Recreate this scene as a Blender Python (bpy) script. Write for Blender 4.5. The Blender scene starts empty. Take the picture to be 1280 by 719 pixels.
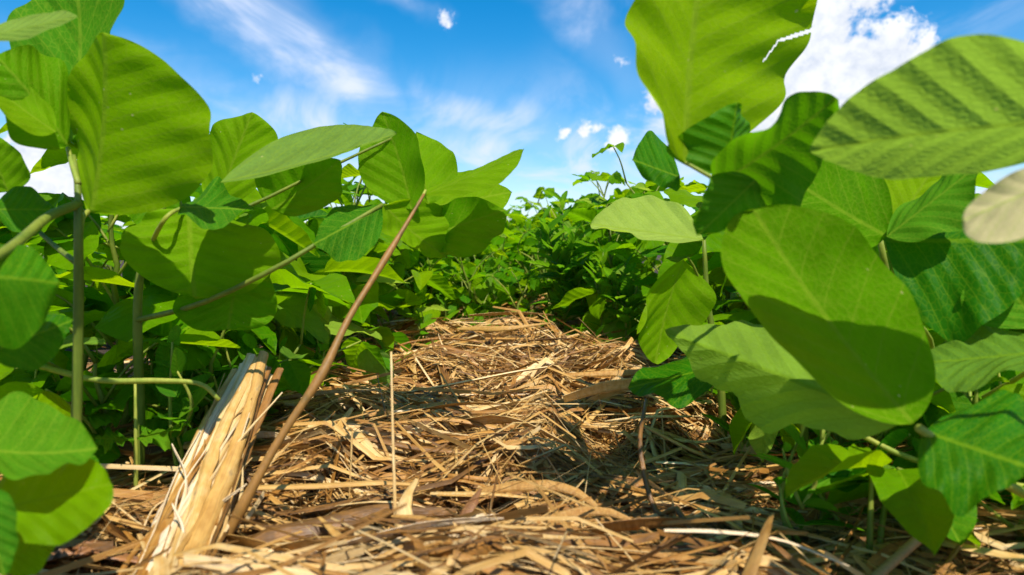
import bpy, math, random
import numpy as np
from mathutils import Vector, Matrix

random.seed(7)
rng = np.random.default_rng(7)
scene = bpy.context.scene
COL = scene.collection

# ------------------------------------------------------------------ camera
FPX = 834.0                       # focal length in photo pixels (1280 wide)
CAM_Z = 0.20
PITCH = math.atan((359.5 - 310.0) / FPX)      # looks slightly down
YAW = math.atan((680.0 - 640.0) / FPX)        # looks slightly left of the row direction
cam_d = bpy.data.cameras.new('camera')
cam = bpy.data.objects.new('camera', cam_d)
COL.objects.link(cam)
cam.location = (0, 0, CAM_Z)
cam.rotation_euler = (math.pi / 2 - PITCH, 0, YAW)
cam_d.sensor_width = 36.0
cam_d.lens = 36.0 * FPX / 1280.0
cam_d.clip_start = 0.01
cam_d.clip_end = 2000.0
cam_d.dof.use_dof = True
cam_d.dof.focus_distance = 0.75
cam_d.dof.aperture_fstop = 8.5
scene.camera = cam
CM = cam.rotation_euler.to_matrix()

def ray(px, py):
    return CM @ Vector(((px - 640.0) / FPX, (359.5 - py) / FPX, -1.0))

def P(px, py, d):
    """point seen at photo pixel (px, py) at depth d metres"""
    return Vector((0, 0, CAM_Z)) + ray(px, py) * d

# ------------------------------------------------------------------ light
SUN_EL = math.radians(62)
SUN_AZ = math.radians(155)         # measured from +Y (view direction) towards +X
SUN_STRENGTH = 4.6
SKY_STRENGTH = 0.112
EXPOSURE = 0.66
scene.view_settings.view_transform = 'Standard'
scene.view_settings.look = 'None'
scene.view_settings.gamma = 1.0
scene.view_settings.use_curve_mapping = False
scene.view_settings.exposure = EXPOSURE
scene.render.engine = 'CYCLES'
scene.cycles.max_bounces = 5
scene.cycles.diffuse_bounces = 3
scene.cycles.glossy_bounces = 2
scene.cycles.transmission_bounces = 3

sd = bpy.data.lights.new('sun', 'SUN')
sd.energy = SUN_STRENGTH
sd.angle = math.radians(0.53)
sd.color = (1.0, 0.95, 0.86)
sun = bpy.data.objects.new('sun', sd)
COL.objects.link(sun)
sdir = Vector((math.cos(SUN_EL) * math.sin(SUN_AZ), math.cos(SUN_EL) * math.cos(SUN_AZ), math.sin(SUN_EL)))
sun.rotation_euler = sdir.to_track_quat('Z', 'Y').to_euler()
sun.location = sdir * 50


class NT:
    """small helper for node graphs"""
    def __init__(self, tree):
        self.t = tree
        tree.nodes.clear()

    def n(self, typ, **kw):
        nd = self.t.nodes.new(typ)
        for k, v in kw.items():
            setattr(nd, k, v)
        return nd

    def set(self, sock, val):
        if hasattr(val, 'is_linked') or isinstance(val, bpy.types.NodeSocket):
            self.t.links.new(val, sock)
        else:
            sock.default_value = val

    def math(self, op, a, b=None, c=None, clamp=False):
        nd = self.n('ShaderNodeMath', operation=op, use_clamp=clamp)
        self.set(nd.inputs[0], a)
        if b is not None: self.set(nd.inputs[1], b)
        if c is not None: self.set(nd.inputs[2], c)
        return nd.outputs[0]

    def vmath(self, op, a, b=None):
        nd = self.n('ShaderNodeVectorMath', operation=op)
        self.set(nd.inputs[0], a)
        if b is not None: self.set(nd.inputs[1], b)
        return nd.outputs['Value'] if op in ('DISTANCE', 'LENGTH', 'DOT_PRODUCT') else nd.outputs[0]

    def sstep(self, x, lo, hi):
        nd = self.n('ShaderNodeMapRange', interpolation_type='SMOOTHSTEP')
        self.set(nd.inputs[0], x); self.set(nd.inputs[1], lo); self.set(nd.inputs[2], hi)
        return nd.outputs[0]

    def mix(self, f, a, b, blend='MIX'):
        nd = self.n('ShaderNodeMix', data_type='RGBA', blend_type=blend)
        self.set(nd.inputs[0], f); self.set(nd.inputs[6], a); self.set(nd.inputs[7], b)
        return nd.outputs[2]

    def noise(self, vec, scale, detail=3.0, rough=0.55, dist=0.0, out=0):
        nd = self.n('ShaderNodeTexNoise')
        self.set(nd.inputs['Vector'], vec)
        nd.inputs['Scale'].default_value = scale
        nd.inputs['Detail'].default_value = detail
        nd.inputs['Roughness'].default_value = rough
        nd.inputs['Distortion'].default_value = dist
        return nd.outputs[out]


def rgb(r, g, b):
    return (r, g, b, 1.0)

# ------------------------------------------------------------------ sky
world = bpy.data.worlds.new('World')
scene.world = world
world.use_nodes = True
world.cycles.sampling_method = 'MANUAL'
world.cycles.sample_map_resolution = 512
w = NT(world.node_tree)
sky = w.n('ShaderNodeTexSky', sky_type='NISHITA')
sky.sun_disc = False
sky.sun_elevation = SUN_EL
sky.sun_rotation = SUN_AZ
sky.altitude = 300
sky.air_density = 1.0
sky.dust_density = 0.4
sky.ozone_density = 3.0
hs = w.n('ShaderNodeHueSaturation')
hs.inputs['Hue'].default_value = 0.494
hs.inputs['Saturation'].default_value = 1.48
hs.inputs['Value'].default_value = 1.0
w.set(hs.inputs['Color'], sky.outputs[0])
bg_sky = w.n('ShaderNodeBackground')
w.set(bg_sky.inputs['Color'], hs.outputs[0])
bg_sky.inputs['Strength'].default_value = SKY_STRENGTH
tc = w.n('ShaderNodeTexCoord')
dvec = w.vmath('NORMALIZE', tc.outputs['Generated'])
sep = w.n('ShaderNodeSeparateXYZ'); w.set(sep.inputs[0], dvec)
zc = w.math('MAXIMUM', w.math('ADD', sep.outputs[2], 0.09), 0.02)
comb = w.n('ShaderNodeCombineXYZ')
w.set(comb.inputs[0], w.math('DIVIDE', sep.outputs[0], zc))
w.set(comb.inputs[1], w.math('DIVIDE', sep.outputs[1], zc))
plane = comb.outputs[0]
mp = w.n('ShaderNodeMapping')
mp.inputs['Rotation'].default_value = (0, 0, math.radians(28))
mp.inputs['Scale'].default_value = (1.0, 0.42, 1.0)
mp.inputs['Location'].default_value = (3.1, 0.35, 0)
w.set(mp.inputs[0], plane)
c1 = w.noise(mp.outputs[0], 1.5, 6, 0.62, 1.1)
c2 = w.noise(mp.outputs[0], 0.35, 3, 0.5, 0.3)
wisp = w.sstep(c1, 0.40, 0.66)
cir = w.math('MULTIPLY', wisp, w.sstep(c2, 0.42, 0.66))
low = w.sstep(sep.outputs[2], 0.30, 0.02)           # more thin cloud towards the horizon
cir = w.math('ADD', w.math('MULTIPLY', cir, 0.75), w.math('MULTIPLY', w.math('MULTIPLY', low, w.sstep(c1, 0.28, 0.62)), 0.8), clamp=True)
# the long wisps of high cloud
wob = w.n('ShaderNodeTexNoise'); w.set(wob.inputs['Vector'], dvec); wob.inputs['Scale'].default_value = 7.0; wob.inputs['Detail'].default_value = 4.0
dw = w.vmath('ADD', dvec, w.vmath('MULTIPLY', w.vmath('SUBTRACT', wob.outputs[1], (0.5, 0.5, 0.5)), (0.14, 0.14, 0.14)))
for (xa, ya, xb, yb, r, k) in [(270, -40, 430, 110, 52, .95), (390, 70, 560, 215, 40, .7), (150, 90, 270, 95, 40, .75), (230, 150, 440, 165, 55, .85),
                               (540, 135, 760, 205, 45, .75), (600, 210, 700, 275, 60, .9), (690, -20, 800, 110, 45, .5), (20, 180, 100, 250, 60, .8), (470, -10, 540, 20, 25, .5)]:
    A3 = ray(xa, ya).normalized(); B3 = ray(xb, yb).normalized(); AB = B3 - A3
    h_ = w.math('MULTIPLY', w.vmath('DOT_PRODUCT', w.vmath('SUBTRACT', dw, tuple(A3)), tuple(AB)), 1.0 / AB.length_squared, clamp=True)
    sc_ = w.n('ShaderNodeVectorMath', operation='SCALE'); sc_.inputs[0].default_value = tuple(AB); w.set(sc_.inputs['Scale'], h_)
    ds = w.vmath('DISTANCE', dw, w.vmath('ADD', sc_.outputs[0], tuple(A3)))
    f_ = w.math('MULTIPLY', w.sstep(ds, r / FPX * 1.25, 0.0), k)
    f_ = w.math('MULTIPLY', f_, w.math('ADD', 0.30, w.math('MULTIPLY', wisp, 0.85)))
    cir = w.math('MAXIMUM', cir, f_)
cir = w.math('MULTIPLY', cir, 0.92, clamp=True)
# cumulus heads
n1 = w.noise(dvec, 16.0, 7, 0.62, 0.3)
n2 = w.noise(dvec, 70.0, 5, 0.65, 0.3)
nn = w.math('ADD', w.math('MULTIPLY', w.math('SUBTRACT', n1, 0.5), 1.7), w.math('MULTIPLY', w.math('SUBTRACT', n2, 0.5), 0.8))
cum = None
for (px, py, r, sx) in [(1010, 25, 62, 1), (1050, 100, 62, 1), (985, 130, 70, 1), (1105, 92, 52, 1), (960, 40, 60, 1), (1085, 2, 20, 1),
                        (822, 130, 20, 1), (554, 27, 14, 1), (770, 174, 12, 1), (705, 165, 11, 1), (728, 163, 13, 1), (745, 163, 9, 1), (776, 75, 9, 1), (60, 225, 60, 1)]:
    d = ray(px, py).normalized()
    dist = w.vmath('DISTANCE', dvec, (d.x, d.y, d.z))
    m = w.math('MULTIPLY', w.math('SUBTRACT', 1.0, w.math('DIVIDE', dist, r / FPX * 1.15)), min(1.0, r / 32.0))
    m = w.math('MAXIMUM', m, -1.0)
    cum = m if cum is None else w.math('MAXIMUM', cum, m)
# scattered heads over the rest of the sky
gen = w.math('MULTIPLY', w.math('SUBTRACT', w.noise(plane, 1.3, 2, 0.5), 0.70), 4.0)
cum = w.math('MAXIMUM', cum, gen)
cmask = w.sstep(w.math('ADD', cum, w.math('MULTIPLY', nn, 0.95)), 0.03, 0.36)
shade = w.sstep(w.math('ADD', w.math('MULTIPLY', n1, 0.7), w.math('MULTIPLY', n2, 0.3)), 0.30, 0.62)
ccol = w.mix(shade, rgb(0.50, 0.57, 0.70), rgb(0.86, 0.88, 0.92))
cloudcol = w.mix(cmask, rgb(0.68, 0.75, 0.93), ccol)
bg_c = w.n('ShaderNodeBackground')
w.set(bg_c.inputs['Color'], cloudcol)
bg_c.inputs['Strength'].default_value = 0.78
mx = w.n('ShaderNodeMixShader')
w.set(mx.inputs[0], w.math('MAXIMUM', cir, cmask))
w.set(mx.inputs[1], bg_sky.outputs[0]); w.set(mx.inputs[2], bg_c.outputs[0])
wo = w.n('ShaderNodeOutputWorld'); w.set(wo.inputs[0], mx.outputs[0])

# ------------------------------------------------------------------ materials
def new_mat(name):
    m = bpy.data.materials.new(name)
    m.use_nodes = True
    return m, NT(m.node_tree)


def leaf_material(name, top, under, trans, hue_var=0.03, tmix=0.5, gloss=0.42, spots=True, quilt_d=0.0012, spec=0.03):
    m, g = new_mat(name)
    uv = g.n('ShaderNodeUVMap').outputs[0]
    s = g.n('ShaderNodeSeparateXYZ'); g.set(s.inputs[0], uv)
    u, v = s.outputs[0], s.outputs[1]
    a = g.math('ABSOLUTE', v)
    side = g.math('MULTIPLY', g.math('SIGN', v), 0.22)
    bend = g.math('MULTIPLY', g.math('POWER', a, 0.85), 0.27)
    ph = g.math('FRACT', g.math('ADD', g.math('MULTIPLY', g.math('SUBTRACT', u, bend), 6.5), side))
    dv = g.math('ABSOLUTE', g.math('SUBTRACT', ph, 0.5))          # 0 on a vein, .5 between
    lat = g.sstep(dv, 0.055, 0.0)
    mid = g.sstep(a, 0.05, 0.015)
    vein = g.math('MAXIMUM', mid, g.math('MULTIPLY', lat, 0.8))
    oi = g.n('ShaderNodeObjectInfo')
    rnd = oi.outputs['Random']
    # fine reticulate veins
    sc = g.n('ShaderNodeCombineXYZ')
    g.set(sc.inputs[0], g.math('MULTIPLY', u, 26.0)); g.set(sc.inputs[1], g.math('MULTIPLY', v, 13.0)); g.set(sc.inputs[2], g.math('MULTIPLY', rnd, 40.0))
    vo = g.n('ShaderNodeTexVoronoi', feature='DISTANCE_TO_EDGE')
    g.set(vo.inputs['Vector'], sc.outputs[0]); vo.inputs['Scale'].default_value = 1.0
    ret = g.sstep(vo.outputs[0], 0.10, 0.0)
    sc2 = g.n('ShaderNodeCombineXYZ')
    g.set(sc2.inputs[0], g.math('MULTIPLY', u, 3.0)); g.set(sc2.inputs[1], g.math('MULTIPLY', v, 1.6)); g.set(sc2.inputs[2], g.math('MULTIPLY', rnd, 77.0))
    blot = g.noise(sc2.outputs[0], 1.0, 4, 0.6)
    fine = g.noise(sc2.outputs[0], 14.0, 3, 0.6)
    geo = g.n('ShaderNodeNewGeometry')
    back = geo.outputs['Backfacing']            # the two sides of a leaf differ in colour
    base = g.mix(back, top, under)
    # per-leaf and blotchy variation
    val = g.math('ADD', g.math('ADD', g.math('MULTIPLY', rnd, 0.5), 0.62), g.math('MULTIPLY', g.math('SUBTRACT', blot, 0.5), 0.7))
    val = g.math('ADD', val, g.math('MULTIPLY', g.math('SUBTRACT', fine, 0.5), 0.25))
    hsv = g.n('ShaderNodeHueSaturation')
    g.set(hsv.inputs['Hue'], g.math('ADD', 0.5, g.math('MULTIPLY', g.math('SUBTRACT', oi.outputs['Random'], 0.5), -hue_var)))
    g.set(hsv.inputs['Value'], val); g.set(hsv.inputs['Color'], base)
    col = hsv.outputs[0]
    veincol = g.mix(back, rgb(0.20, 0.34, 0.008), rgb(0.26, 0.38, 0.02))
    col = g.mix(g.math('MULTIPLY', vein, 0.45), col, veincol)
    col = g.mix(g.math('MULTIPLY', ret, 0.28), col, veincol)
    hsv2 = g.n('ShaderNodeHueSaturation')
    g.set(hsv2.inputs['Hue'], g.math('ADD', 0.5, g.math('MULTIPLY', g.math('SUBTRACT', rnd, 0.5), -hue_var)))
    g.set(hsv2.inputs['Value'], g.math('ADD', g.math('MULTIPLY', val, 0.55), 0.45)); g.set(hsv2.inputs['Color'], trans)
    tcol = g.mix(g.math('MULTIPLY', vein, 0.5), hsv2.outputs[0], rgb(0.20, 0.32, 0.015))
    tcol = g.mix(g.math('MULTIPLY', ret, 0.22), tcol, rgb(0.14, 0.30, 0.01))
    if spots:
        vs = g.n('ShaderNodeTexVoronoi', feature='F1')
        g.set(vs.inputs['Vector'], sc2.outputs[0]); vs.inputs['Scale'].default_value = 4.0
        sp = g.math('MULTIPLY', g.sstep(vs.outputs['Distance'], 0.10, 0.05), g.sstep(blot, 0.54, 0.60))
        col = g.mix(sp, col, rgb(0.42, 0.40, 0.12))
        tcol = g.mix(sp, tcol, rgb(0.65, 0.62, 0.15))
    # quilted relief between the veins
    quilt = g.math('SINE', g.math('MULTIPLY', ph, math.pi))
    hgt = g.math('ADD', g.math('MULTIPLY', g.math('POWER', g.math('ABSOLUTE', g.math('SUBTRACT', 1.0, quilt)), 1.0), 0.8), g.math('MULTIPLY', vo.outputs[0], 0.55))
    hgt = g.math('ADD', hgt, g.math('MULTIPLY', fine, 0.35))
    bmp = g.n('ShaderNodeBump'); bmp.inputs['Strength'].default_value = 0.45; bmp.inputs['Distance'].default_value = quilt_d
    g.set(bmp.inputs['Height'], hgt)
    pb = g.n('ShaderNodeBsdfPrincipled')
    g.set(pb.inputs['Base Color'], col)
    g.set(pb.inputs['Roughness'], g.math('ADD', gloss, g.math('MULTIPLY', back, 0.22)))
    pb.inputs['Specular IOR Level'].default_value = spec
    g.set(pb.inputs['Normal'], bmp.outputs[0])
    tr = g.n('ShaderNodeBsdfTranslucent'); g.set(tr.inputs['Color'], tcol); g.set(tr.inputs['Normal'], bmp.outputs[0])
    ms = g.n('ShaderNodeMixShader'); ms.inputs[0].default_value = tmix
    g.set(ms.inputs[1], pb.outputs[0]); g.set(ms.inputs[2], tr.outputs[0])
    o = g.n('ShaderNodeOutputMaterial'); g.set(o.inputs[0], ms.outputs[0])
    return m


M_LEAF = leaf_material('soybean_leaf', rgb(0.10, 0.255, 0.0006), rgb(0.125, 0.285, 0.001), rgb(0.38, 0.66, 0.001), tmix=0.48, hue_var=0.05)
M_PALE = leaf_material('soybean_leaf_downy', rgb(0.17, 0.31, 0.03), rgb(0.25, 0.38, 0.065), rgb(0.44, 0.66, 0.05), tmix=0.45, gloss=0.6, quilt_d=0.0030)
M_DARK = leaf_material('soybean_leaf_dark_shaded', rgb(0.030, 0.16, 0.002), rgb(0.045, 0.19, 0.004), rgb(0.15, 0.44, 0.002), tmix=0.42, gloss=0.5, spots=False, spec=0.06)  # deeper green: paints shade into the near leaves, also random row leaflets
M_WEED = leaf_material('weed_leaf', rgb(0.07, 0.23, 0.008), rgb(0.10, 0.26, 0.02), rgb(0.24, 0.55, 0.01), spots=False)
M_YEL = leaf_material('yellowing_leaf', rgb(0.42, 0.38, 0.14), rgb(0.50, 0.44, 0.22), rgb(0.6, 0.5, 0.15), tmix=0.35, gloss=0.6)


def stem_material(name, c1, c2, rough=0.55, tr=None):
    m, g = new_mat(name)
    tcn = g.n('ShaderNodeTexCoord')
    n = g.noise(tcn.outputs['Object'], 60.0, 4, 0.6)
    mpn = g.n('ShaderNodeMapping'); mpn.inputs['Scale'].default_value = (400, 400, 40)
    g.set(mpn.inputs[0], tcn.outputs['Object'])
    f = g.noise(mpn.outputs[0], 1.0, 3, 0.6)
    oi = g.n('ShaderNodeObjectInfo')
    fac = g.sstep(g.math('ADD', n, g.math('MULTIPLY', g.math('SUBTRACT', oi.outputs['Random'], 0.5), 0.3)), 0.35, 0.65)
    col = g.mix(fac, c1, c2)
    hsv = g.n('ShaderNodeHueSaturation'); g.set(hsv.inputs['Color'], col); g.set(hsv.inputs['Value'], g.math('ADD', 0.6, g.math('MULTIPLY', f, 0.8)))
    b = g.n('ShaderNodeBump'); b.inputs['Strength'].default_value = 0.5; b.inputs['Distance'].default_value = 0.0008
    g.set(b.inputs['Height'], f)
    pb = g.n('ShaderNodeBsdfPrincipled'); g.set(pb.inputs['Base Color'], hsv.outputs[0]); pb.inputs['Roughness'].default_value = rough
    g.set(pb.inputs['Normal'], b.outputs[0])
    pb.inputs['Specular IOR Level'].default_value = 0.35
    o = g.n('ShaderNodeOutputMaterial')
    if tr:
        t = g.n('ShaderNodeBsdfTranslucent'); t.inputs[0].default_value = tr
        ms = g.n('ShaderNodeMixShader'); ms.inputs[0].default_value = 0.3
        g.set(ms.inputs[1], pb.outputs[0]); g.set(ms.inputs[2], t.outputs[0]); g.set(o.inputs[0], ms.outputs[0])
    else:
        g.set(o.inputs[0], pb.outputs[0])
    return m


M_STEM = stem_material('green_stem', rgb(0.14, 0.20, 0.02), rgb(0.22, 0.26, 0.03), tr=rgb(0.4, 0.5, 0.05))
M_STEMY = stem_material('yellow_green_petiole', rgb(0.24, 0.32, 0.04), rgb(0.38, 0.40, 0.06), tr=rgb(0.6, 0.6, 0.08))
M_STEMB = stem_material('brown_stem', rgb(0.25, 0.12, 0.025), rgb(0.14, 0.085, 0.018))
M_STEMDRY = stem_material('dry_brown_stalk', rgb(0.30, 0.17, 0.06), rgb(0.20, 0.10, 0.035), rough=0.6)


def straw_material(name, from_attr, pale=0.0, dead=False):
    m, g = new_mat(name)
    uv = g.n('ShaderNodeUVMap').outputs[0]
    if from_attr:
        at = g.n('ShaderNodeAttribute'); at.attribute_name = 'tint'
        sp = g.n('ShaderNodeSeparateXYZ'); g.set(sp.inputs[0], at.outputs['Vector'])
        r1, r2 = sp.outputs[0], sp.outputs[1]
    else:
        oi = g.n('ShaderNodeObjectInfo')
        r1 = oi.outputs['Random']
        r2 = g.math('FRACT', g.math('MULTIPLY', r1, 17.31))
    mpn = g.n('ShaderNodeMapping'); mpn.inputs['Scale'].default_value = (1.6, 15.0, 1.0)
    g.set(mpn.inputs[0], uv)
    addv = g.n('ShaderNodeCombineXYZ'); g.set(addv.inputs[2], g.math('MULTIPLY', r1, 60.0)); g.set(addv.inputs[0], g.math('MULTIPLY', r2, 9.0))
    vec = g.vmath('ADD', mpn.outputs[0], addv.outputs[0])
    streak = g.noise(vec, 1.0, 4, 0.65)
    mp2 = g.n('ShaderNodeMapping'); mp2.inputs['Scale'].default_value = (5.0, 1.2, 1.0); g.set(mp2.inputs[0], uv)
    blot = g.noise(g.vmath('ADD', mp2.outputs[0], addv.outputs[0]), 1.0, 4, 0.6)
    cr = g.n('ShaderNodeValToRGB')
    e = cr.color_ramp.elements
    if dead:
        stops = [(0, (0.16, 0.06, 0.02)), (0.5, (0.34, 0.15, 0.05)), (1, (0.45, 0.25, 0.10))]
    else:
        stops = [(0.0, (0.13, 0.058, 0.011)), (0.25, (0.36, 0.155, 0.024)), (0.55, (0.58, 0.33, 0.085)), (0.8, (0.74, 0.51, 0.22)), (1.0, (0.84, 0.64, 0.40))]
    e[0].position, e[0].color = stops[0][0], rgb(*stops[0][1])
    e[1].position, e[1].color = stops[-1][0], rgb(*stops[-1][1])
    for p_, c_ in stops[1:-1]:
        x = e.new(p_); x.color = rgb(*c_)
    g.set(cr.inputs[0], g.math('ADD', g.math('ADD', g.math('MULTIPLY', r2, 0.85), -0.03 + pale), g.math('MULTIPLY', g.math('SUBTRACT', blot, 0.5), 0.75), clamp=True))
    hsv = g.n('ShaderNodeHueSaturation'); g.set(hsv.inputs['Color'], cr.outputs[0])
    g.set(hsv.inputs['Value'], g.math('ADD', 0.34, g.math('MULTIPLY', streak, 1.20)))
    col = hsv.outputs[0]
    dark = g.math('MULTIPLY', g.sstep(blot, 0.60, 0.72), 0.5)
    col = g.mix(dark, col, rgb(0.13, 0.07, 0.03))
    b = g.n('ShaderNodeBump'); b.inputs['Strength'].default_value = 0.7; b.inputs['Distance'].default_value = 0.0012
    g.set(b.inputs['Height'], streak)
    pb = g.n('ShaderNodeBsdfPrincipled'); g.set(pb.inputs['Base Color'], col)
    pb.inputs['Roughness'].default_value = 0.42; pb.inputs['Specular IOR Level'].default_value = 0.5
    g.set(pb.inputs['Normal'], b.outputs[0])
    t = g.n('ShaderNodeBsdfTranslucent'); g.set(t.inputs['Color'], g.mix(0.5, col, rgb(0.6, 0.35, 0.10)))
    ms = g.n('ShaderNodeMixShader'); ms.inputs[0].default_value = 0.08
    g.set(ms.inputs[1], pb.outputs[0]); g.set(ms.inputs[2], t.outputs[0])
    o = g.n('ShaderNodeOutputMaterial'); g.set(o.inputs[0], ms.outputs[0])
    return m


M_STRAW = straw_material('dry_straw', False)
M_STRAWM = straw_material('dry_straw_mat', True)
M_STRAWP = straw_material('bleached_straw', False, pale=0.27)
M_DEAD = straw_material('dead_leaf', False, dead=True)


def soil_material():
    m, g = new_mat('soil')
    tcn = g.n('ShaderNodeTexCoord')
    n1_ = g.noise(tcn.outputs['Object'], 25.0, 8, 0.65)
    n2_ = g.noise(tcn.outputs['Object'], 220.0, 4, 0.6)
    cr = g.mix(g.sstep(n1_, 0.3, 0.7), rgb(0.018, 0.010, 0.006), rgb(0.055, 0.030, 0.016))
    cr = g.mix(g.math('MULTIPLY', n2_, 0.5), cr, rgb(0.04, 0.026, 0.015))
    b = g.n('ShaderNodeBump'); b.inputs['Strength'].default_value = 1.0; b.inputs['Distance'].default_value = 0.01
    g.set(b.inputs['Height'], g.math('ADD', n1_, g.math('MULTIPLY', n2_, 0.4)))
    pb = g.n('ShaderNodeBsdfPrincipled'); g.set(pb.inputs['Base Color'], cr); pb.inputs['Roughness'].default_value = 0.95
    g.set(pb.inputs['Normal'], b.outputs[0])
    o = g.n('ShaderNodeOutputMaterial'); g.set(o.inputs[0], pb.outputs[0])
    return m


M_SOIL = soil_material()

# ------------------------------------------------------------------ object helpers
def tag(o, label=None, cat=None, group=None, kind=None):
    if label: o['label'] = label
    if cat: o['category'] = cat
    if group: o['group'] = group
    if kind: o['kind'] = kind
    return o


def mesh_data(name, verts, faces, mat, uvs=None, smooth=True):
    me = bpy.data.meshes.new(name)
    me.from_pydata([tuple(x) for x in verts], [], faces)
    if uvs is not None:
        ul = me.uv_layers.new(name='UVMap')
        li = np.empty(len(me.loops), dtype=np.int32)
        me.loops.foreach_get('vertex_index', li)
        ul.data.foreach_set('uv', np.asarray(uvs, dtype=np.float32)[li].ravel())
    if smooth:
        me.polygons.foreach_set('use_smooth', [True] * len(me.polygons))
    me.materials.append(mat)
    return me


def put(name, me, parent=None, loc=(0, 0, 0), mat4=None):
    o = bpy.data.objects.new(name, me)
    COL.objects.link(o)
    if parent: o.parent = parent
    if mat4 is not None:
        o.matrix_local = mat4
    else:
        o.location = loc
    return o


def empty(name, loc=(0, 0, 0), rz=0.0, sc=1.0):
    o = bpy.data.objects.new(name, None)
    COL.objects.link(o)
    o.empty_display_size = 0.02
    o.location = loc; o.rotation_euler = (0, 0, rz); o.scale = (sc, sc, sc)
    return o


def smooth_path(pts, n):
    """Catmull-Rom through a few points"""
    pts = [Vector(p) for p in pts]
    if len(pts) == 2:
        return [pts[0].lerp(pts[1], i / (n - 1)) for i in range(n)]
    q = [pts[0] * 2 - pts[1]] + pts + [pts[-1] * 2 - pts[-2]]
    out = []
    for i in range(n):
        t = i / (n - 1) * (len(pts) - 1)
        k = min(int(t), len(pts) - 2); f = t - k
        a, b, c, d = q[k], q[k + 1], q[k + 2], q[k + 3]
        out.append(0.5 * ((2 * b) + (c - a) * f + (2 * a - 5 * b + 4 * c - d) * f * f + (3 * b - a - 3 * c + d) * f ** 3))
    return out


def tube(name, pts, radii, mat, sides=6, origin=None, n=None):
    """tapered round stem through the points; returns mesh relative to origin"""
    n = n or max(4, 3 * len(pts))
    path = smooth_path(pts, n)
    m = len(path)
    rr = np.interp(np.linspace(0, 1, m), np.linspace(0, 1, len(radii)), radii)
    origin = Vector(origin) if origin is not None else Vector((0, 0, 0))
    verts, uvs = [], []
    ref = Vector((0.3, 1, 0.2)).normalized()
    L = 0
    for i, p in enumerate(path):
        t = (path[min(i + 1, m - 1)] - path[max(i - 1, 0)]).normalized()
        a = t.cross(ref)
        if a.length < 0.05: a = t.cross(Vector((1, 0, 0)))
        a.normalize(); b = t.cross(a)
        if i: L += (p - path[i - 1]).length
        for k in range(sides):
            th = 2 * math.pi * k / sides
            verts.append(p - origin + (a * math.cos(th) + b * math.sin(th)) * rr[i])
            uvs.append((L * 10, k / sides))
    faces = []
    for i in range(m - 1):
        for k in range(sides):
            k2 = (k + 1) % sides
            faces.append((i * sides + k, i * sides + k2, (i + 1) * sides + k2, (i + 1) * sides + k))
    faces.append(tuple(range(sides - 1, -1, -1)))
    faces.append(tuple((m - 1) * sides + k for k in range(sides)))
    return mesh_data(name, verts, faces, mat, uvs)


def wprof(u, tipx=0.90, basex=0.54):
    pk = basex / (basex + tipx)
    nrm = pk ** basex * (1 - pk) ** tipx
    return np.power(np.clip(u, 0, 1), basex) * np.power(np.clip(1 - u, 0, 1), tipx) / nrm


PK = 0.55 / 1.30


def leaf_grid(nu, nv, M, R, Lv, nrmv, curl, pucker, wavy, seed, tipx=0.90, basex=0.54, cut=None, flip=False, lobes=0.0):
    """blade surface: midrib M(u), half-width vectors R and Lv, relief along nrmv"""
    r = np.random.default_rng(seed)
    us = 0.5 - 0.5 * np.cos(np.linspace(0, math.pi, nu))
    us = 0.6 * us + 0.4 * np.linspace(0, 1, nu)
    vs = np.linspace(-1, 1, nv)
    W = wprof(us, tipx, basex)
    fr = r.uniform(0, 6.28, 4); k1, k2 = r.uniform(2, 3.5), r.uniform(5, 8)
    verts, uvs = [], []
    scale = 0.5 * (R.length + Lv.length)
    for i, u in enumerate(us):
        m = M(u)
        for j, v in enumerate(vs):
            a = abs(v)
            H = R if v >= 0 else Lv
            wv = W[i]
            if lobes:
                wv *= 1 - lobes * a * (0.5 + 0.5 * math.sin(u * 19 + (1 if v > 0 else 2.6) + fr[2])) - lobes * 0.5 * a * (0.5 + 0.5 * math.sin(u * 47 + fr[1] * v))
            wv *= 1 + 0.045 * a * math.sin(5.5 * u + fr[3] + (2.2 if v > 0 else 0)) + 0.02 * a * math.sin(17 * u + fr[1] * (1 if v > 0 else 2))
            p = m + H * (a * wv)
            aa = a * wv
            ph = ((u - 0.27 * aa ** 0.85) * 6.5 + (0.22 if v > 0 else -0.22)) % 1.0
            z = curl * scale * aa * aa
            z += pucker * scale * (abs(math.sin(math.pi * (ph + 0.5)))) * min(1, a * 3) * (0.35 + 0.65 * min(1, (1 - a) * 3 + 0.3))
            z += wavy * scale * a * a * math.sin(k1 * u * 6.28 / 2 + fr[0] + (1.7 if v > 0 else 0)) * (0.4 + 0.6 * wv)
            z += wavy * 0.35 * scale * a * math.sin(k2 * u * 3 + fr[1] + 2 * v)
            verts.append(p + nrmv * z)
            uvs.append((u, v * wv))
    faces = []
    for i in range(nu - 1):
        for j in range(nv - 1):
            if cut:
                uc = 0.5 * (us[i] + us[i + 1]); vc = 0.5 * (vs[j] + vs[j + 1])
                if any(c(uc, vc) for c in cut): continue
            q = (i * nv + j, i * nv + j + 1, (i + 1) * nv + j + 1, (i + 1) * nv + j)
            faces.append(q[::-1] if flip else q)
    return verts, faces, uvs


def arc_mid(length, droop, twist=0.0):
    def M(u):
        return Vector((twist * u * u * length, length * (u - 0.12 * abs(droop) * u * u), -droop * length * 0.5 * u * u))
    return M


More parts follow.
